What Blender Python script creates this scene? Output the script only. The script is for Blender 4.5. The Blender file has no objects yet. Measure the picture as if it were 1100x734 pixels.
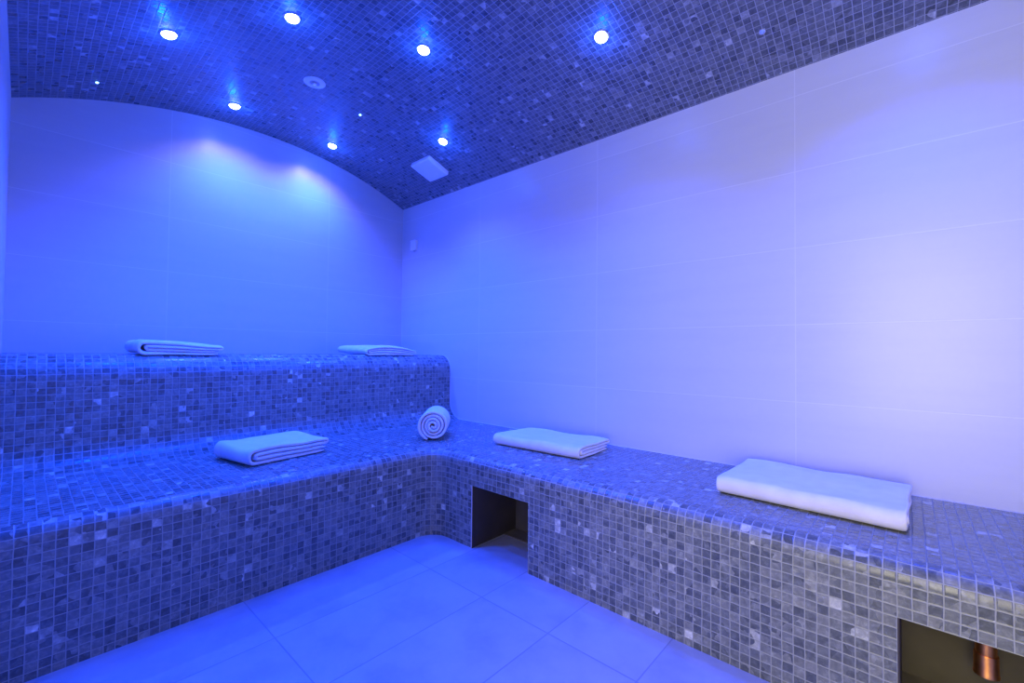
import bpy, bmesh, math, random
from mathutils import Vector, Matrix, noise
random.seed(7)
scene = bpy.context.scene
COL = scene.collection
PI = math.pi

# ------------------------------------------------------------------ dimensions
W = 2.35            # room width (X from -W to 0), back wall at Y = 0
YF = -4.1           # front wall
D1, D2, D3 = 0.762, 1.480, 0.696
H1, H2 = 0.45, 0.946
R = 0.107           # inside corner radius of the bench front
RB = 0.05           # bullnose of the lower bench
RT, RF = 0.12, 0.13 # top rounding and foot cove of the upper tier
P = 0.02857         # mosaic pitch
CAM = (-2.2798, -3.4036, 0.9807)

def vault(x):
    t = (x + W / 2) ** 2
    return 2.508 - 0.1735 * t - 0.0085 * t * t
def vault_n(x):     # unit normal pointing down into the room
    t = x + W / 2
    s = -2 * 0.1735 * t - 4 * 0.0085 * t ** 3
    return Vector((s, 0, -1)).normalized()

# ------------------------------------------------------------------ node helpers
def new_mat(name):
    m = bpy.data.materials.new(name); m.use_nodes = True
    nt = m.node_tree; b = nt.nodes['Principled BSDF']
    return m, nt, b
def nd(nt, t, **kw):
    n = nt.nodes.new(t)
    for k, v in kw.items(): setattr(n, k, v)
    return n
def math_n(nt, op, a, b=None, c=None):
    n = nd(nt, 'ShaderNodeMath', operation=op)
    for i, v in enumerate((a, b, c)):
        if v is None: continue
        if isinstance(v, (int, float)): n.inputs[i].default_value = v
        else: nt.links.new(v, n.inputs[i])
    return n.outputs[0]
def vmath(nt, op, a, b=None):
    n = nd(nt, 'ShaderNodeVectorMath', operation=op)
    for i, v in enumerate((a, b)):
        if v is None: continue
        if isinstance(v, tuple): n.inputs[i].default_value = v
        else: nt.links.new(v, n.inputs[i])
    return n.outputs[0]
def ramp(nt, fac, stops, interp='LINEAR'):
    r = nd(nt, 'ShaderNodeValToRGB'); r.color_ramp.interpolation = interp
    e = r.color_ramp.elements
    while len(e) < len(stops): e.new(0.5)
    for i, (p_, c) in enumerate(stops):
        e[i].position = p_; e[i].color = (*c, 1)
    nt.links.new(fac, r.inputs[0]); return r.outputs[0]
def mix(nt, f, a, b):
    n = nd(nt, 'ShaderNodeMix', data_type='RGBA')
    for s, v in ((n.inputs[0], f), (n.inputs[6], a), (n.inputs[7], b)):
        if isinstance(v, (int, float)): s.default_value = v
        elif isinstance(v, tuple): s.default_value = (*v, 1)
        else: nt.links.new(v, s)
    return n.outputs[2]

def mosaic(name, rough=0.28, grout=0.37, g=0.045, bright=1.0, tint=(1.02, 1.02, 0.76)):
    """small square stone mosaic, laid in tile units of the UV map"""
    m, nt, b = new_mat(name)
    uv = nd(nt, 'ShaderNodeUVMap', uv_map='UVMap').outputs[0]
    wn = nd(nt, 'ShaderNodeTexNoise'); wn.inputs['Scale'].default_value = 0.45
    nt.links.new(uv, wn.inputs['Vector'])
    w = vmath(nt, 'SCALE', vmath(nt, 'SUBTRACT', wn.outputs['Color'], (0.5, 0.5, 0.5)))
    w.node.inputs['Scale'].default_value = 0.16
    vec = vmath(nt, 'ADD', uv, w)
    cell = vmath(nt, 'FLOOR', vec)
    fr = vmath(nt, 'FRACTION', vec)
    sp = nd(nt, 'ShaderNodeSeparateXYZ'); nt.links.new(fr, sp.inputs[0])
    dx = math_n(nt, 'SUBTRACT', 0.5, math_n(nt, 'ABSOLUTE', math_n(nt, 'SUBTRACT', sp.outputs[0], 0.5)))
    dy = math_n(nt, 'SUBTRACT', 0.5, math_n(nt, 'ABSOLUTE', math_n(nt, 'SUBTRACT', sp.outputs[1], 0.5)))
    d = math_n(nt, 'MINIMUM', dx, dy)
    mr = nd(nt, 'ShaderNodeMapRange'); mr.inputs[1].default_value = g * 0.75; mr.inputs[2].default_value = g * 1.3
    nt.links.new(d, mr.inputs[0]); tile = mr.outputs[0]
    wh = nd(nt, 'ShaderNodeTexWhiteNoise', noise_dimensions='3D'); nt.links.new(cell, wh.inputs['Vector'])
    k = bright
    tone = ramp(nt, wh.outputs['Value'], [
        (0.0, (0.105*k, 0.112*k, 0.118*k)), (0.35, (0.155*k, 0.162*k, 0.166*k)),
        (0.72, (0.20*k, 0.205*k, 0.205*k)), (0.955, (0.25*k, 0.25*k, 0.24*k)),
        (0.978, (0.40*k, 0.40*k, 0.39*k)), (1.0, (0.58*k, 0.57*k, 0.55*k))])
    # stone veining differs in every tile
    off = vmath(nt, 'ADD', vec, vmath(nt, 'SCALE', wh.outputs['Color']))
    off.node.inputs[1].links[0].from_node.inputs['Scale'].default_value = 40
    vn = nd(nt, 'ShaderNodeTexNoise'); vn.inputs['Scale'].default_value = 1.6
    vn.inputs['Detail'].default_value = 7; vn.inputs['Roughness'].default_value = 0.68; vn.inputs['Distortion'].default_value = 0.35
    nt.links.new(off, vn.inputs['Vector'])
    vein = ramp(nt, vn.outputs['Fac'], [(0.3, tuple(0.62*q for q in tint)), (0.52, tint), (0.72, tuple(1.75*q for q in tint))])
    mm = nd(nt, 'ShaderNodeMix', data_type='RGBA', blend_type='MULTIPLY'); mm.inputs[0].default_value = 1
    nt.links.new(tone, mm.inputs[6]); nt.links.new(vein, mm.inputs[7])
    c = mix(nt, tile, (grout*tint[0], grout*tint[1], grout*tint[2]), mm.outputs[2])
    nt.links.new(c, b.inputs['Base Color'])
    rr = math_n(nt, 'ADD', math_n(nt, 'MULTIPLY', math_n(nt, 'SUBTRACT', 1.0, tile), 0.4),
                math_n(nt, 'ADD', rough - 0.08, math_n(nt, 'MULTIPLY', wh.outputs['Value'], 0.16)))
    nt.links.new(rr, b.inputs['Roughness'])
    # each tile leans a little and has pillowed edges
    mr2 = nd(nt, 'ShaderNodeMapRange'); mr2.interpolation_type = 'SMOOTHSTEP'
    mr2.inputs[1].default_value = g * 0.6; mr2.inputs[2].default_value = g * 2.6
    nt.links.new(d, mr2.inputs[0])
    sc = nd(nt, 'ShaderNodeSeparateXYZ'); nt.links.new(wh.outputs['Color'], sc.inputs[0])
    lean = math_n(nt, 'ADD', math_n(nt, 'MULTIPLY', math_n(nt, 'SUBTRACT', sc.outputs[0], 0.5), sp.outputs[0]),
                  math_n(nt, 'MULTIPLY', math_n(nt, 'SUBTRACT', sc.outputs[1], 0.5), sp.outputs[1]))
    h = math_n(nt, 'ADD', mr2.outputs[0], math_n(nt, 'MULTIPLY', lean, 1.0))
    h = math_n(nt, 'ADD', h, math_n(nt, 'MULTIPLY', vn.outputs['Fac'], 0.35))
    bp = nd(nt, 'ShaderNodeBump'); bp.inputs['Strength'].default_value = 0.55; bp.inputs['Distance'].default_value = 0.0012
    nt.links.new(h, bp.inputs['Height']); nt.links.new(bp.outputs[0], b.inputs['Normal'])
    return m

def slab_tiles(name, base, joint, su, sv, jw, ou=0, ov=0, rough=0.35, mottle=0.06, mscale=6, stretch=(1, 1, 1), bump=0.2):
    """large-format tiles on UV in metres"""
    m, nt, b = new_mat(name)
    uv = nd(nt, 'ShaderNodeUVMap', uv_map='UVMap').outputs[0]
    s = vmath(nt, 'DIVIDE', vmath(nt, 'SUBTRACT', uv, (ou, ov, 0)), (su, sv, 1))
    fr = vmath(nt, 'FRACTION', s); cell = vmath(nt, 'FLOOR', s)
    sp = nd(nt, 'ShaderNodeSeparateXYZ'); nt.links.new(fr, sp.inputs[0])
    def edge(o, sz):
        return math_n(nt, 'MULTIPLY', math_n(nt, 'SUBTRACT', 0.5, math_n(nt, 'ABSOLUTE', math_n(nt, 'SUBTRACT', o, 0.5))), sz)
    d = math_n(nt, 'MINIMUM', edge(sp.outputs[0], su), edge(sp.outputs[1], sv))
    mr = nd(nt, 'ShaderNodeMapRange'); mr.inputs[1].default_value = jw * 0.4; mr.inputs[2].default_value = jw * 0.7
    nt.links.new(d, mr.inputs[0])
    wh = nd(nt, 'ShaderNodeTexWhiteNoise', noise_dimensions='3D'); nt.links.new(cell, wh.inputs['Vector'])
    off = vmath(nt, 'ADD', vmath(nt, 'MULTIPLY', uv, stretch), vmath(nt, 'SCALE', wh.outputs['Color']))
    off.node.inputs[1].links[0].from_node.inputs['Scale'].default_value = 9
    n1 = nd(nt, 'ShaderNodeTexNoise'); n1.inputs['Scale'].default_value = mscale; n1.inputs['Detail'].default_value = 8
    n1.inputs['Roughness'].default_value = 0.62
    nt.links.new(off, n1.inputs['Vector'])
    lo = tuple(c * (1 - mottle * 1.6) for c in base); hi = tuple(min(1, c * (1 + mottle)) for c in base)
    c = ramp(nt, n1.outputs['Fac'], [(0.28, lo), (0.5, base), (0.75, hi)])
    c = mix(nt, mr.outputs[0], joint, c)
    nt.links.new(c, b.inputs['Base Color'])
    b.inputs['Roughness'].default_value = rough
    h = math_n(nt, 'ADD', mr.outputs[0], math_n(nt, 'MULTIPLY', n1.outputs['Fac'], 0.4))
    bp = nd(nt, 'ShaderNodeBump'); bp.inputs['Strength'].default_value = bump; bp.inputs['Distance'].default_value = 0.001
    nt.links.new(h, bp.inputs['Height']); nt.links.new(bp.outputs[0], b.inputs['Normal'])
    return m

def plain(name, col, rough=0.5, metal=0.0, mott=0.08, scale=20, bump=0.05):
    m, nt, b = new_mat(name)
    tc = nd(nt, 'ShaderNodeTexCoord')
    n = nd(nt, 'ShaderNodeTexNoise'); n.inputs['Scale'].default_value = scale; n.inputs['Detail'].default_value = 4
    nt.links.new(tc.outputs['Object'], n.inputs['Vector'])
    c = ramp(nt, n.outputs['Fac'], [(0.3, tuple(v*(1-mott) for v in col)), (0.7, tuple(min(1, v*(1+mott)) for v in col))])
    nt.links.new(c, b.inputs['Base Color'])
    b.inputs['Roughness'].default_value = rough; b.inputs['Metallic'].default_value = metal
    bp = nd(nt, 'ShaderNodeBump'); bp.inputs['Strength'].default_value = bump; bp.inputs['Distance'].default_value = 0.001
    nt.links.new(n.outputs['Fac'], bp.inputs['Height']); nt.links.new(bp.outputs[0], b.inputs['Normal'])
    return m

M_MOS = mosaic('mosaic_wall', 0.30)
M_TOP = mosaic('mosaic_seat', 0.17, grout=0.25)
M_CEIL = mosaic('mosaic_ceiling', 0.34, grout=0.36, bright=0.80, tint=(0.95, 1.0, 1.05))
M_WALL = slab_tiles('white_wall_tile', (0.62, 0.62, 0.61), (0.71, 0.71, 0.70), 1.008, 0.340, 0.0035, ou=0.006, ov=0.772 - 0.340*2,
                    rough=0.33, mottle=0.025, mscale=3, stretch=(0.35, 3.0, 1))
M_FLOOR = slab_tiles('grey_floor_tile', (0.43, 0.43, 0.41), (0.28, 0.28, 0.28), 0.652, 0.331, 0.004, ou=-1.032, ov=-2.130,
                     rough=0.30, mottle=0.12, mscale=5, stretch=(1, 1, 1), bump=0.35)
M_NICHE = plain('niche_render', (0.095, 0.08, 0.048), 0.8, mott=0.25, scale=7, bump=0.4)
M_NICHE_DARK = plain('niche_side_board', (0.055, 0.045, 0.042), 0.7, mott=0.2, scale=9, bump=0.3)
M_NICHE_FLOOR = plain('niche_rear_panel', (0.17, 0.145, 0.10), 0.8, mott=0.25, scale=12, bump=0.4)
M_TRIM = plain('edge_trim', (0.62, 0.58, 0.55), 0.35)
M_PLASTIC = plain('white_plastic', (0.82, 0.82, 0.82), 0.3, mott=0.02)
M_GREY = plain('grey_grille', (0.45, 0.45, 0.46), 0.5, mott=0.1)
M_DARK = plain('dark_opening', (0.03, 0.03, 0.035), 0.6)
M_CHROME = plain('brushed_steel', (0.75, 0.75, 0.76), 0.22, 1.0, mott=0.03)
M_COPPER = plain('copper_pipe', (0.95, 0.38, 0.12), 0.36, 1.0, mott=0.18, scale=30)

def towel_mat():
    m, nt, b = new_mat('white_terry')
    tc = nd(nt, 'ShaderNodeTexCoord')
    n = nd(nt, 'ShaderNodeTexNoise'); n.inputs['Scale'].default_value = 420; n.inputs['Detail'].default_value = 3
    n2 = nd(nt, 'ShaderNodeTexNoise'); n2.inputs['Scale'].default_value = 18; n2.inputs['Detail'].default_value = 3
    nt.links.new(tc.outputs['Object'], n.inputs['Vector']); nt.links.new(tc.outputs['Object'], n2.inputs['Vector'])
    c = ramp(nt, n2.outputs['Fac'], [(0.3, (0.80, 0.76, 0.70)), (0.7, (0.88, 0.85, 0.80))])
    nt.links.new(c, b.inputs['Base Color']); b.inputs['Roughness'].default_value = 0.95
    b.inputs['Sheen Weight'].default_value = 0.25; b.inputs['Sheen Roughness'].default_value = 0.5
    b.inputs['Specular IOR Level'].default_value = 0.15
    h = math_n(nt, 'ADD', n.outputs['Fac'], math_n(nt, 'MULTIPLY', n2.outputs['Fac'], 0.8))
    bp = nd(nt, 'ShaderNodeBump'); bp.inputs['Strength'].default_value = 0.6; bp.inputs['Distance'].default_value = 0.002
    nt.links.new(h, bp.inputs['Height']); nt.links.new(bp.outputs[0], b.inputs['Normal'])
    return m
M_TOWEL = towel_mat()

def emit_mat(name, col, s):
    m, nt, b = new_mat(name)
    b.inputs['Base Color'].default_value = (0.9, 0.9, 0.95, 1)
    b.inputs['Emission Color'].default_value = (*col, 1); b.inputs['Emission Strength'].default_value = s
    b.inputs['Roughness'].default_value = 0.3
    return m
M_LENS = emit_mat('lit_lens', (0.55, 0.72, 1.0), 14)
M_STAR = emit_mat('lit_star_point', (0.25, 0.65, 1.0), 6)

# ------------------------------------------------------------------ object helpers
def obj(name, bm, mat, parent=None, smooth=None, bevel=None, loc=None):
    me = bpy.data.meshes.new(name)
    bm.normal_update(); bm.to_mesh(me); bm.free()
    o = bpy.data.objects.new(name, me); COL.objects.link(o)
    me.materials.append(mat)
    if parent: o.parent = parent
    if loc: o.location = loc
    if smooth is not None:
        for p_ in me.polygons: p_.use_smooth = True
        if smooth < 3.1: me.set_sharp_from_angle(angle=smooth)
    if bevel:
        md = o.modifiers.new('bevel', 'BEVEL'); md.width = bevel; md.segments = 3; md.limit_method = 'ANGLE'
    return o
def tag(o, label=None, cat=None, group=None, kind=None):
    if label: o['label'] = label
    if cat: o['category'] = cat
    if group: o['group'] = group
    if kind: o['kind'] = kind
    return o
def empty(name, loc, rot=(0, 0, 0)):
    o = bpy.data.objects.new(name, None); COL.objects.link(o)
    o.location = loc; o.rotation_euler = rot; o.empty_display_size = 0.1
    return o
def box_bm(x0, x1, y0, y1, z0, z1, bm=None):
    bm = bm or bmesh.new()
    v = [bm.verts.new((x, y, z)) for z in (z0, z1) for x, y in ((x0, y0), (x1, y0), (x1, y1), (x0, y1))]
    for f in ((3, 2, 1, 0), (4, 5, 6, 7), (0, 1, 5, 4), (1, 2, 6, 5), (2, 3, 7, 6), (3, 0, 4, 7)):
        bm.faces.new([v[i] for i in f])
    return bm
def lathe_bm(prof, n=32, bm=None):
    """profile of (r, z), about Z"""
    bm = bm or bmesh.new(); rings = []
    for r, z in prof:
        if r < 1e-6: rings.append([bm.verts.new((0, 0, z))])
        else: rings.append([bm.verts.new((r*math.cos(2*PI*i/n), r*math.sin(2*PI*i/n), z)) for i in range(n)])
    for a, b in zip(rings, rings[1:]):
        for i in range(n):
            j = (i+1) % n
            if len(a) == 1 and len(b) == 1: continue
            if len(a) == 1: bm.faces.new((a[0], b[j], b[i]))
            elif len(b) == 1: bm.faces.new((a[i], a[j], b[0]))
            else: bm.faces.new((a[i], a[j], b[j], b[i]))
    return bm
def prism_poly(bm, pts, axis, a0, a1):
    """closed 2D outline extruded along axis"""
    def mk(p_, a):
        return (a, p_[0], p_[1]) if axis == 0 else (p_[0], a, p_[1]) if axis == 1 else (p_[0], p_[1], a)
    A = [bm.verts.new(mk(p_, a0)) for p_ in pts]; B = [bm.verts.new(mk(p_, a1)) for p_ in pts]
    n = len(pts)
    bm.faces.new(A); bm.faces.new(B[::-1])
    for i in range(n):
        j = (i+1) % n; bm.faces.new((A[i], B[i], B[j], A[j]))
    return bm
def uv_planar(bm, fn):
    l = bm.loops.layers.uv.new('UVMap')
    for f in bm.faces:
        for lp in f.loops: lp[l].uv = fn(lp.vert.co, f.normal)

# ------------------------------------------------------------------ the room
T = 0.12
def arch_pts(x0, x1, n=40):
    return [(x0 + (x1-x0)*i/n, vault(x0 + (x1-x0)*i/n)) for i in range(n+1)]
def end_wall(name, y0, y1, us):
    bm = bmesh.new()
    pts = [(0, 0), (-W, 0)] + arch_pts(-W, 0)
    prism_poly(bm, pts, 1, y0, y1)
    bmesh.ops.recalc_face_normals(bm, faces=bm.faces); bm.normal_update()
    uv_planar(bm, lambda c, n: (c.x - us, c.z))
    return tag(obj(name, bm, M_WALL), kind='structure')
end_wall('wall_back', 0, T, 0.320)
end_wall('wall_front', YF - T, YF, 0.320)
HS = vault(0)
bm = box_bm(0, T, YF - T, T, -0.02, HS + 0.02); bm.normal_update()
uv_planar(bm, lambda c, n: (-c.y, c.z)); tag(obj('wall_right', bm, M_WALL), kind='structure')
# left wall with the doorway the photographer stands in
DY0, DY1, DH = -3.95, -2.98, 2.08
bm = bmesh.new()
box_bm(-W - T, -W, DY1, T, -0.02, HS + 0.02, bm)
box_bm(-W - T, -W, YF - T, DY0, -0.02, HS + 0.02, bm)
box_bm(-W - T, -W, DY0, DY1, DH, HS + 0.02, bm)
bm.normal_update(); uv_planar(bm, lambda c, n: (-c.y, c.z)); tag(obj('wall_left', bm, M_WALL), kind='structure')
bm = box_bm(-W - 1.4, 0, YF - T, 0, -0.1, 0); bm.normal_update()
uv_planar(bm, lambda c, n: (c.x, c.y)); tag(obj('floor', bm, M_FLOOR), kind='structure')
# vaulted mosaic ceiling
bm = bmesh.new(); uvl = bm.loops.layers.uv.new('UVMap')
n = 48; prev = None; s = 0; PC = 0.0295
xs = [-W - 0.0 + W*i/n for i in range(n+1)]
arc = [0]
for i in range(n): arc.append(arc[-1] + math.hypot(xs[i+1]-xs[i], vault(xs[i+1])-vault(xs[i])))
rows = [[(bm.verts.new((x, y, vault(x))), (a/PC, y/PC + 0.12)) for x, a in zip(xs, arc)] for y in (YF, YF/2, 0)]
up = [[bm.verts.new((x, y, vault(x) + 0.08)) for x in xs] for y in (YF, 0)]
for ra, rb in zip(rows, rows[1:]):
    for i in range(n):
        q = (ra[i], rb[i], rb[i+1], ra[i+1])
        f = bm.faces.new([v for v, _ in q])
        for lp, (_, u) in zip(f.loops, q): lp[uvl].uv = u
for i in range(n): bm.faces.new((up[0][i], up[0][i+1], up[1][i+1], up[1][i]))
tag(obj('ceiling', bm, M_CEIL, smooth=3.14), kind='structure')

# ------------------------------------------------------------------ the tiled bench
bench = tag(empty('tiled_bench', (-1.2, -1.2, 0)), 'built-in grey mosaic bench along back and right walls, two-tiered at the back', 'bench')
def bpart(name, bm, mat, **kw):
    bmesh.ops.translate(bm, verts=bm.verts, vec=(1.2, 1.2, 0))
    return obj(name, bm, mat, bench, **kw)
# front face: plan path (x, y, nx, ny) with n pointing into the bench
NZ = 0.309
N1 = (-1.775, -2.142); N2 = (-3.375, -3.86)
NX = -0.432
GAP = 0.0015
path = []
cx, cy = -D1 - R, -D2 - R
for x in (-W + GAP, -2.0, -1.6, -1.2, cx): path.append((x, -D2, 0, 1))
for i in range(1, 13):
    a = PI/2 * (1 - i/12); path.append((cx + R*math.cos(a), cy + R*math.sin(a), math.cos(a), math.sin(a)))
for y in (N1[0], N1[1], -2.6, -3.0, N2[0], N2[1], YF + GAP): path.append((-D1, y, 1, 0))
cum = [0]
for a, b in zip(path, path[1:]): cum.append(cum[-1] + math.hypot(b[0]-a[0], b[1]-a[1]))
iN = next(i for i, p_ in enumerate(path) if p_[1] == N2[0])
# profile (inset, z, arc length)
prof = [(0, 0, 0), (0, NZ, NZ), (0, H1-RB, H1-RB)]
for i in range(1, 9):
    a = PI/2*i/8; prof.append((RB*(1-math.cos(a)), H1-RB+RB*math.sin(a), H1-RB+RB*a))
bm = bmesh.new(); uvl = bm.loops.layers.uv.new('UVMap')
G = [[bm.verts.new((p_[0]+q[0]*p_[2], p_[1]+q[0]*p_[3], q[1])) for q in prof] for p_ in path]
for i in range(len(path)-1):
    for j in range(len(prof)-1):
        ymid = (path[i][1]+path[i+1][1])/2
        if j == 0 and path[i][2] > 0.99 and (N1[1] < ymid < N1[0] or N2[1] < ymid < N2[0]): continue
        ids = ((i, j), (i+1, j), (i+1, j+1), (i, j+1))
        f = bm.faces.new([G[a][b] for a, b in ids])
        for lp, (a, b) in zip(f.loops, ids): lp[uvl].uv = ((cum[a]-cum[iN])/P, (prof[b][2]-NZ)/P)
bmesh.ops.reverse_faces(bm, faces=bm.faces)
bpart('front_face', bm, M_MOS, smooth=3.14)
# lower seat top
bm = bmesh.new()
inner = [(p_[0]+RB*p_[2], p_[1]+RB*p_[3]) for p_ in path]
poly = inner + [(-GAP, YF + GAP), (-GAP, -D3-RF), (-W + GAP, -D3-RF)]
bm.faces.new([bm.verts.new((x, y, H1)) for x, y in poly]); bm.normal_update()
if bm.faces[:][0].normal.z < 0: bmesh.ops.reverse_faces(bm, faces=bm.faces)
uv_planar(bm, lambda c, n: (c.x/P + 0.3, (c.y - N2[0])/P))
bpart('seat', bm, M_TOP)
# upper tier: foot cove, riser, rounded edge, top
def extrude_profile(pr, x0, x1, v0=0.0):
    bm = bmesh.new(); uvl = bm.loops.layers.uv.new('UVMap'); s = [0]
    for a, b in zip(pr, pr[1:]): s.append(s[-1]+math.hypot(b[0]-a[0], b[1]-a[1]))
    A = [bm.verts.new((x0, y, z)) for y, z in pr]; B = [bm.verts.new((x1, y, z)) for y, z in pr]
    for i in range(len(pr)-1):
        f = bm.faces.new((A[i], B[i], B[i+1], A[i+1]))
        for lp, u in zip(f.loops, ((x0, s[i]), (x1, s[i]), (x1, s[i+1]), (x0, s[i+1]))): lp[uvl].uv = (u[0]/P + 0.3, (u[1]+v0)/P)
    return bm
pr = []
for i in range(11):
    a = PI/2*i/10; pr.append((-D3-RF+RF*math.sin(a), H1+RF-RF*math.cos(a)))
for i in range(13):
    a = PI/2*i/12; pr.append((-D3+RT*(1-math.cos(a)), H2-RT+RT*math.sin(a)))
bpart('riser', extrude_profile(pr, -W + GAP, -GAP), M_MOS, smooth=3.14)
bpart('upper_seat', extrude_profile([(-D3+RT, H2), (-GAP, H2)], -W + GAP, -GAP), M_TOP)
# pale sealant line where the tier meets the right wall
def tube_bm(pts, r, n=6):
    bm = bmesh.new(); rings = []
    for i, p_ in enumerate(pts):
        p_ = Vector(p_); t = (Vector(pts[min(i+1, len(pts)-1)]) - Vector(pts[max(i-1, 0)])).normalized()
        a = t.orthogonal().normalized() if not rings else (ref - t*ref.dot(t)).normalized()
        ref = a; b = t.cross(a)
        rings.append([bm.verts.new(p_ + r*(math.cos(2*PI*k/n)*a + math.sin(2*PI*k/n)*b)) for k in range(n)])
    for a, b in zip(rings, rings[1:]):
        for k in range(n): bm.faces.new((a[k], a[(k+1) % n], b[(k+1) % n], b[k]))
    bm.faces.new(rings[0][::-1]); bm.faces.new(rings[-1]); return bm
M_SEAL = plain('white_sealant', (0.75, 0.75, 0.75), 0.4)
pts = [(-0.0026, y, z) for y, z in [(YF + 0.004, H1)] + pr + [(-0.004, H2)]]
o = bpart('sealant_line', tube_bm(pts, 0.0022), M_SEAL, smooth=3.14)
o['label'] = 'thin pale sealant line along the right wall'
# the niches
def niche(y0, y1, y_in, trim):
    bm = bmesh.new()
    def quad(a, b, c, d): bm.faces.new([bm.verts.new(v) for v in (a, b, c, d)])
    x0, x1 = -D1, NX
    quad((x1, y0, 0), (x1, y0, NZ), (x1, y1, NZ), (x1, y1, 0))            # back
    quad((x0, y0, NZ), (x0, y1, NZ), (x1, y1, NZ), (x1, y0, NZ))          # soffit
    quad((x0, y1, 0), (x1, y1, 0), (x1, y1, NZ), (x0, y1, NZ))            # near side
    o = bpart('niche_lining', bm, M_NICHE)
    bm = bmesh.new(); box_bm(x0 + 0.002, x1, y0 - 0.004, y0 + 0.004, 0, NZ, bm)
    s_ = bpart('niche_side_board', bm, M_NICHE_DARK); s_['label'] = 'dark side board of the niche'
    if trim:
        bm = bmesh.new(); box_bm(x0 - 0.0015, x0 + 0.006, y0 - 0.0035, y0 + 0.0005, 0, NZ, bm)
        t_ = bpart('edge_trim', bm, M_TRIM); t_['label'] = 'thin pale trim on the edge of the niche'
    bm = bmesh.new(); box_bm(y_in, x1, y1, y0, 0.0, 0.004, bm)  # brown panel covering only the rear part of the niche floor
    f_ = bpart('niche_floor', bm, M_NICHE_FLOOR); f_['label'] = 'brown panel on the floor at the back of the niche'
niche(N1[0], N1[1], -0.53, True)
niche(N2[0], N2[1], -0.66, False)

# copper pipe stub in the near niche
pipe = tag(empty('copper_pipe', (-0.52, -3.551, NZ - 0.001)), 'short copper pipe stub hanging inside the niche at the lower right', 'pipe')
r0 = 0.0215
bm = lathe_bm([(r0*0.85, -0.165), (r0*0.85, 0), (r0, 0), (r0, -0.145), (r0*0.85, -0.165)]); obj('tube', bm, M_COPPER, pipe, smooth=0.7)
ra = r0*1.14
bm = lathe_bm([(ra*0.84, -0.128), (ra*0.97, -0.128), (ra, -0.131), (ra, -0.174), (ra*1.06, -0.178), (ra*1.06, -0.184), (ra*0.9, -0.184), (ra*0.84, -0.128)])
o = obj('socket', bm, M_COPPER, pipe, smooth=0.7); o['label'] = 'wider copper socket at the lower end'

# ------------------------------------------------------------------ towels
def fold_path(Wd, t, n_layers=4):
    """centre line of a towel folded over and over, from the loose inner end outward; Wd = width, t = layer pitch"""
    pts = []
    def arcp(cx, cz, r, a0, a1, k=8):
        for i in range(k+1):
            a = a0+(a1-a0)*i/k; pts.append((cx+r*math.cos(a), cz+r*math.sin(a)))
    h = Wd/2
    z = [t*(0.5+i) for i in range(4)]
    def line(xa, xb, zz, k=8):
        for i in range(k+1): pts.append((xa+(xb-xa)*i/k, zz))
    # bottom layer from its loose right end to the left, round to the top, back under and forward again
    line(h*0.90, -h+1.5*t, z[0])
    arcp(-h+1.5*t, (z[0]+z[3])/2, 1.5*t, -PI/2, -3*PI/2, 12)
    line(-h+1.5*t, h-0.5*t, z[3])
    arcp(h-0.5*t, (z[3]+z[2])/2, 0.5*t, PI/2, -PI/2, 8)
    line(h-0.5*t, -h+2.15*t, z[2])
    arcp(-h+2.15*t, (z[2]+z[1])/2, 0.5*t, PI/2, 3*PI/2, 8)
    line(-h+2.15*t, h*0.94, z[1])
    out = [pts[0]]
    for q in pts[1:]:
        if math.hypot(q[0]-out[-1][0], q[1]-out[-1][1]) > 1e-5: out.append(q)
    return out
def ribbon(center, L, th, seed, amp=0.0045, nl=16, warp=None):
    """closed ribbon outline extruded along Y (0 .. L), softened at both ends"""
    nrm = []
    for i in range(len(center)):
        a = center[max(i-1, 0)]; b = center[min(i+1, len(center)-1)]
        dx, dz = b[0]-a[0], b[1]-a[1]; l = math.hypot(dx, dz); nrm.append((-dz/l, dx/l))
    bm = bmesh.new(); rings = []
    ys = [0.0, 0.003, 0.010] + [0.010+(L-0.020)*i/nl for i in range(1, nl)] + [L-0.010, L-0.003, L]
    for k, y in enumerate(ys):
        e = min(y, L-y); sh = 0.42 if e < 0.001 else 0.78 if e < 0.005 else 1.0
        ring = []
        n = len(center)
        for side in (1, -1):
            rng = range(n) if side == 1 else range(n-1, -1, -1)
            for i in rng:
                w = th/2*sh
                if i == 0 or i == n-1: w *= 0.55
                c = center[i]
                v = noise.noise_vector(Vector((c[0]*9+seed*7.1, y*9, i*0.02+seed)))
                s2 = noise.noise(Vector((i*0.35, y*22, seed*3.3)))
                co = Vector((c[0]+nrm[i][0]*w*side + v.x*amp*0.6, y + v.y*amp*(1.6 if e < 0.02 else 0.3) + 0.004*noise.noise(Vector((i*0.11, seed, k*.0))),
                             c[1]+nrm[i][1]*w*side*(1+0.12*s2)))
                if warp: co = warp(co)
                ring.append(bm.verts.new(co))
        rings.append(ring)
    m = len(rings[0])
    for a, b in zip(rings, rings[1:]):
        for i in range(m):
            j = (i+1) % m; bm.faces.new((a[i], b[i], b[j], a[j]))
    n = len(center)                                   # end caps as quads across the cloth
    for ring, flip in ((rings[0], False), (rings[-1], True)):
        for i in range(n-1):
            q = (ring[i], ring[i+1], ring[m-2-i], ring[m-1-i])
            bm.faces.new(q[::-1] if flip else q)
    bmesh.ops.recalc_face_normals(bm, faces=bm.faces)
    return bm
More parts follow.
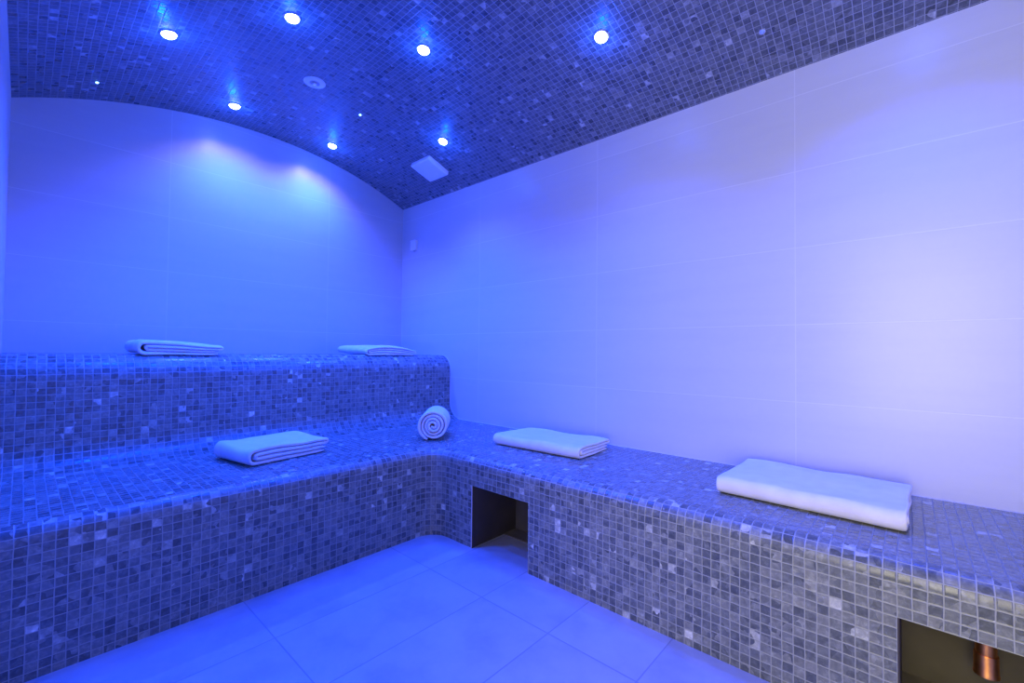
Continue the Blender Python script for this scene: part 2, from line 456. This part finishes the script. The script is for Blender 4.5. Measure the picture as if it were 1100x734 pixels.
def towel(name, loc, rot, Wd, L, t, seed, label, warp=None, th=0.90, dr=False):
    bm = ribbon(fold_path(Wd, t), L, t*th, seed, warp=warp)
    bmesh.ops.translate(bm, verts=bm.verts, vec=(Wd/2, 0, 0))
    zmin = min(v.co.z for v in bm.verts)
    bmesh.ops.translate(bm, verts=bm.verts, vec=(0, 0, 0.003 if dr else 0.001 - zmin))
    o = obj(name, bm, M_TOWEL, smooth=3.14)
    sd = o.modifiers.new('sub', 'SUBSURF'); sd.levels = sd.render_levels = 1
    o.location = loc; o.rotation_euler = (0, 0, rot)
    return tag(o, label, 'towel')
def mk_warp(sag=0.0, lift=None, seed=0, Wd=0.4, L=0.4, drape=None):
    def f(co):
        x, y, z = co
        k = z/0.06
        z += k*0.006*noise.noise(Vector((x*6, y*6, seed)))*1.5
        z += 0.0025*k*noise.noise(Vector((x*20, y*20, seed+5)))
        # puffy middle, lower borders
        if lift: z = z*lift(x+Wd/2, y)
        if drape: z += drape(x + Wd/2, y)
        return Vector((x, y, z))
    return f
# middle-left: front corner at (-1.587,-1.229)
towel('folded_towel', (-1.592, -1.222, H1), math.radians(11), 0.40, 0.31, 0.0185, 1,
      'white folded towel on the lower tier, left of the rolled towel', mk_warp(seed=1, Wd=0.40, lift=lambda x, y: 1.08-0.25*max(0, x-0.05)))
# right bench, far
towel('folded_towel', (-0.440, -2.196, H1), math.radians(3), 0.32, 0.56, 0.0150, 2,
      'white folded towel on the right bench above the small niche', mk_warp(seed=2, Wd=0.32))
# right bench, near
towel('folded_towel', (-0.512, -3.395, H1), math.radians(-1.5), 0.40, 0.545, 0.0165, 3,
      'largest white folded towel, nearest on the right bench by the wall', mk_warp(seed=3, Wd=0.40))
# upper tier
def on_round(y0):
    def f(x, y):
        Y = y0 + y; d = (-D3+RT) - Y
        return 0 if d <= 0 else -(RT - math.sqrt(max(0, RT*RT-d*d)))
    return f
U0 = -0.622
towel('folded_towel', (-1.905, U0, H2), math.radians(0), 0.355, 0.38, 0.0185, 4,
      'white folded towel at the left of the upper tier', mk_warp(seed=4, Wd=0.355, lift=lambda x, y: 1.0-1.15*max(0, x-0.06), drape=on_round(U0)), dr=True)
towel('folded_towel', (-0.690, U0, H2), math.radians(0), 0.41, 0.42, 0.0125, 5,
      'thin limp white towel at the right of the upper tier', mk_warp(seed=5, Wd=0.41,
      lift=lambda x, y: 1.0+0.35*math.sin(x*9)-0.5*max(0, x-0.28)*2,
      drape=lambda x, y: on_round(U0)(x, y) + (0.012*max(0, y-0.25)/0.17 if x < 0.1 else 0)), dr=True)
# the rolled towel
def spiral(turns, t, r0=0.006):
    pts = []; n = int(turns*26)
    for i in range(n+1):
        a = 2*PI*turns*i/n
        r = r0 + t*a/(2*PI)
        r *= 1 + 0.03*math.sin(2.3*a+1) * (1 - i/n)
        pts.append((r*math.cos(a), r*math.sin(a)))
    return pts
TR = 4.2; tt = 0.0195
sp = spiral(TR, tt)
RO = 0.006 + tt*TR
end_a = -PI*0.62                         # where the loose outer edge rests
rota = end_a - 2*PI*TR
sp = [(x*math.cos(rota)-z*math.sin(rota), x*math.sin(rota)+z*math.cos(rota)) for x, z in sp]
bm = ribbon(sp, 0.27, tt*0.88, 9, amp=0.008, nl=12)
# inner turns stand a little proud at the ends, like a hand-rolled towel
zmin = min(v.co.z for v in bm.verts)
bmesh.ops.translate(bm, verts=bm.verts, vec=(0, 0, -zmin))
ro = obj('rolled_towel', bm, M_TOWEL, smooth=3.14)
sd = ro.modifiers.new('sub', 'SUBSURF'); sd.levels = sd.render_levels = 1
ro.location = (-0.652, -1.318, H1 + 0.001); ro.rotation_euler = (0, 0, math.radians(-44))
tag(ro, 'white towel rolled into a spiral in the bench corner', 'towel')

# ------------------------------------------------------------------ ceiling fittings
def on_vault(x, y):
    n_ = vault_n(x); q = Vector((0, 0, -1)).rotation_difference(n_)
    return Vector((x, y, vault(x))), q.to_euler(), n_
BLUE = (0.0, 0.047, 1.0)
def lamp(name, kind, loc, rot, energy, color, radius, parent, **kw):
    l = bpy.data.lights.new(name, kind); l.energy = energy; l.color = color; l.shadow_soft_size = radius
    for k, v in kw.items(): setattr(l, k, v)
    o = bpy.data.objects.new(name, l); COL.objects.link(o); o.parent = parent; o.location = loc; o.rotation_euler = rot
    return o
E_BLUE, E_BEAM, E_HALO = 150.0, 3.6, 2.6
lights = [
 (-1.866, -0.888, 'leftmost of the four lit blue downlights along the top of the photo'),
 (-1.495, -1.328, 'second from left of the four lit blue downlights along the photo top'),
 (-0.962, -1.593, 'lit blue downlight on the ceiling just right of the round nozzle plate'),
 (-0.532, -2.360, 'rightmost lit blue downlight, in greyer mosaic near the right wall'),
 (-1.432, -0.289, 'lit blue downlight close to the back wall, left one of the pair'),
 (-0.791, -0.261, 'lit blue downlight close to the back wall, right one of the pair'),
 (-0.406, -1.065, 'lit blue downlight beside the square white ceiling box'),
 (-0.360, -3.450, 'added unseen blue downlight over the near end of the right bench')]  # last entry is an unseen lamp, added to turn the seat below bluer
for (x, y, lab), bf in zip(lights, (0.03, 0.03, 0.05, 0.45, 1.25, 1.25, 0.8, 0.1)):
    pos, rot, nn = on_vault(x, y)
    e = tag(empty('downlight', pos, rot), lab, 'light', 'blue downlights in the vaulted ceiling')
    obj('bezel', lathe_bm([(0.030, -0.001), (0.030, -0.006), (0.034, -0.006), (0.038, -0.003), (0.038, 0.001)]), M_CHROME, e, smooth=0.6)
    obj('lens', lathe_bm([(0.0302, 0.0), (0.0302, -0.006), (0.026, -0.013), (0.016, -0.019), (0.0, -0.021)]), M_LENS, e, smooth=3.14)
    lamp('downlight_flood', 'SPOT', (0, 0, -0.035), (0, 0, 0), E_BLUE, BLUE, 0.02, e, spot_size=math.radians(128), spot_blend=0.8)
    lamp('downlight_halo', 'POINT', (0, 0, -0.085), (0, 0, 0), E_HALO, (0.0, 0.07, 1.0), 0.02, e)
    lamp('downlight_beam', 'SPOT', (0, 0, -0.030), (math.radians(7) if y > -0.3 else 0, 0, 0), E_BEAM * bf, (0.78, 0.62, 1.0), 0.03, e, spot_size=math.radians(134), spot_blend=0.45)
for x, y, lab in [(-2.053, -0.250, 'tiny cyan star point near the left end of the back wall'),
                  (-0.865, -0.794, 'tiny cyan star point left of the square ceiling box')]:
    pos, rot, nn = on_vault(x, y)
    e = tag(empty('star_light', pos, rot), lab, 'light', 'tiny star points in the ceiling')
    obj('lens', lathe_bm([(0.007, 0.0), (0.007, -0.004), (0.004, -0.007), (0, -0.008)], 16), M_STAR, e, smooth=3.14)
    obj('ring', lathe_bm([(0.007, -0.003), (0.010, -0.003), (0.011, 0.0)], 16), M_CHROME, e, smooth=0.6)
pos, rot, nn = on_vault(-0.221, -2.951)
e = tag(empty('star_light', pos, rot), 'tiny unlit crystal point in the ceiling nearest the upper right', 'light', 'tiny star points in the ceiling')
M_CRYS = plain('blue_crystal', (0.35, 0.5, 0.95), 0.08)
obj('lens', lathe_bm([(0.010, 0.0), (0.010, -0.003), (0.005, -0.009), (0, -0.010)], 8), M_CRYS, e)
obj('ring', lathe_bm([(0.010, -0.003), (0.0125, -0.003), (0.014, 0.0)], 16), M_CHROME, e, smooth=0.6)

pos, rot, nn = on_vault(-1.198, -0.885)
e = tag(empty('ceiling_nozzle', pos, rot), 'round white nozzle plate in the middle of the ceiling', 'vent')
obj('plate', lathe_bm([(0.026, -0.004), (0.030, -0.007), (0.052, -0.006), (0.058, -0.003), (0.059, 0.001)]), M_PLASTIC, e, smooth=0.6)
obj('throat', lathe_bm([(0.027, -0.0045), (0.020, -0.002), (0.0, -0.002)]), M_GREY, e, smooth=0.6)
obj('nozzle', lathe_bm([(0.013, -0.001), (0.013, -0.012), (0.010, -0.016), (0.0, -0.016)]), M_CHROME, e, smooth=0.6)

pos, rot, nn = on_vault(-0.262, -0.738)
e = tag(empty('ceiling_box', pos, rot), 'square white plastic box on the ceiling near the back right corner', 'ceiling box')
obj('base', box_bm(-0.098, 0.098, -0.106, 0.106, -0.016, 0.006), M_PLASTIC, e, smooth=0.6, bevel=0.006)
bm = bmesh.new()
a = [bm.verts.new((sx*0.104, sy*0.112, -0.016)) for sx, sy in ((-1, -1), (1, -1), (1, 1), (-1, 1))]
b = [bm.verts.new((sx*0.096, sy*0.104, -0.036)) for sx, sy in ((-1, -1), (1, -1), (1, 1), (-1, 1))]
bm.faces.new(a); bm.faces.new(b[::-1])
for i in range(4): bm.faces.new((a[i], b[i], b[(i+1) % 4], a[(i+1) % 4]))
bmesh.ops.recalc_face_normals(bm, faces=bm.faces)
obj('cover', bm, M_PLASTIC, e, smooth=0.6, bevel=0.009)

e = tag(empty('wall_sensor', (0, -0.196, 1.852)), 'small white sensor box high on the right wall beside the corner', 'sensor')
obj('housing', box_bm(-0.030, 0.001, -0.034, 0.034, 0, 0.086), M_PLASTIC, e, smooth=0.6, bevel=0.004)
obj('cap', box_bm(-0.0315, -0.001, -0.0355, 0.0355, 0.080, 0.088), M_PLASTIC, e, smooth=0.6, bevel=0.002)
obj('cable_gland', box_bm(-0.020, -0.006, -0.010, 0.010, -0.010, 0.001), M_GREY, e, bevel=0.003)

# ------------------------------------------------------------------ unseen area light shining in through the doorway
l = bpy.data.lights.new('doorway_light', 'AREA'); l.shape = 'RECTANGLE'; l.size = 0.85; l.size_y = 1.7
l.energy = 19; l.color = (1.0, 0.92, 0.66); l.spread = math.radians(120)
o = bpy.data.objects.new('doorway_light', l); COL.objects.link(o)
o.location = (-W - 0.45, -3.50, 1.15); o.rotation_euler = (math.radians(90), 0, math.radians(-90))

w = bpy.data.worlds.new('world'); scene.world = w; w.use_nodes = True
w.node_tree.nodes['Background'].inputs[0].default_value = (0.9, 0.95, 1.0, 1)
w.node_tree.nodes['Background'].inputs[1].default_value = 0.05

# ------------------------------------------------------------------ camera
F, YAW, PITCH, ROLL = 473.77, 0.8369, 0.0224, 0.0108
fw = Vector((math.sin(YAW)*math.cos(PITCH), math.cos(YAW)*math.cos(PITCH), math.sin(PITCH)))
rt = Vector((math.cos(YAW), -math.sin(YAW), 0)); upv = rt.cross(fw)
r2 = math.cos(ROLL)*rt + math.sin(ROLL)*upv; u2 = -math.sin(ROLL)*rt + math.cos(ROLL)*upv
cam = bpy.data.cameras.new('camera'); cam.sensor_width = 36; cam.lens = F/1100*36; cam.clip_start = 0.02
co = bpy.data.objects.new('camera', cam); COL.objects.link(co)
m = Matrix((r2, u2, -fw)).transposed().to_4x4(); m.translation = Vector(CAM); co.matrix_world = m
scene.camera = co

vs = scene.view_settings
vs.view_transform = 'Standard'; vs.look = 'None'; vs.gamma = 1; vs.exposure = 0.0; vs.use_curve_mapping = False
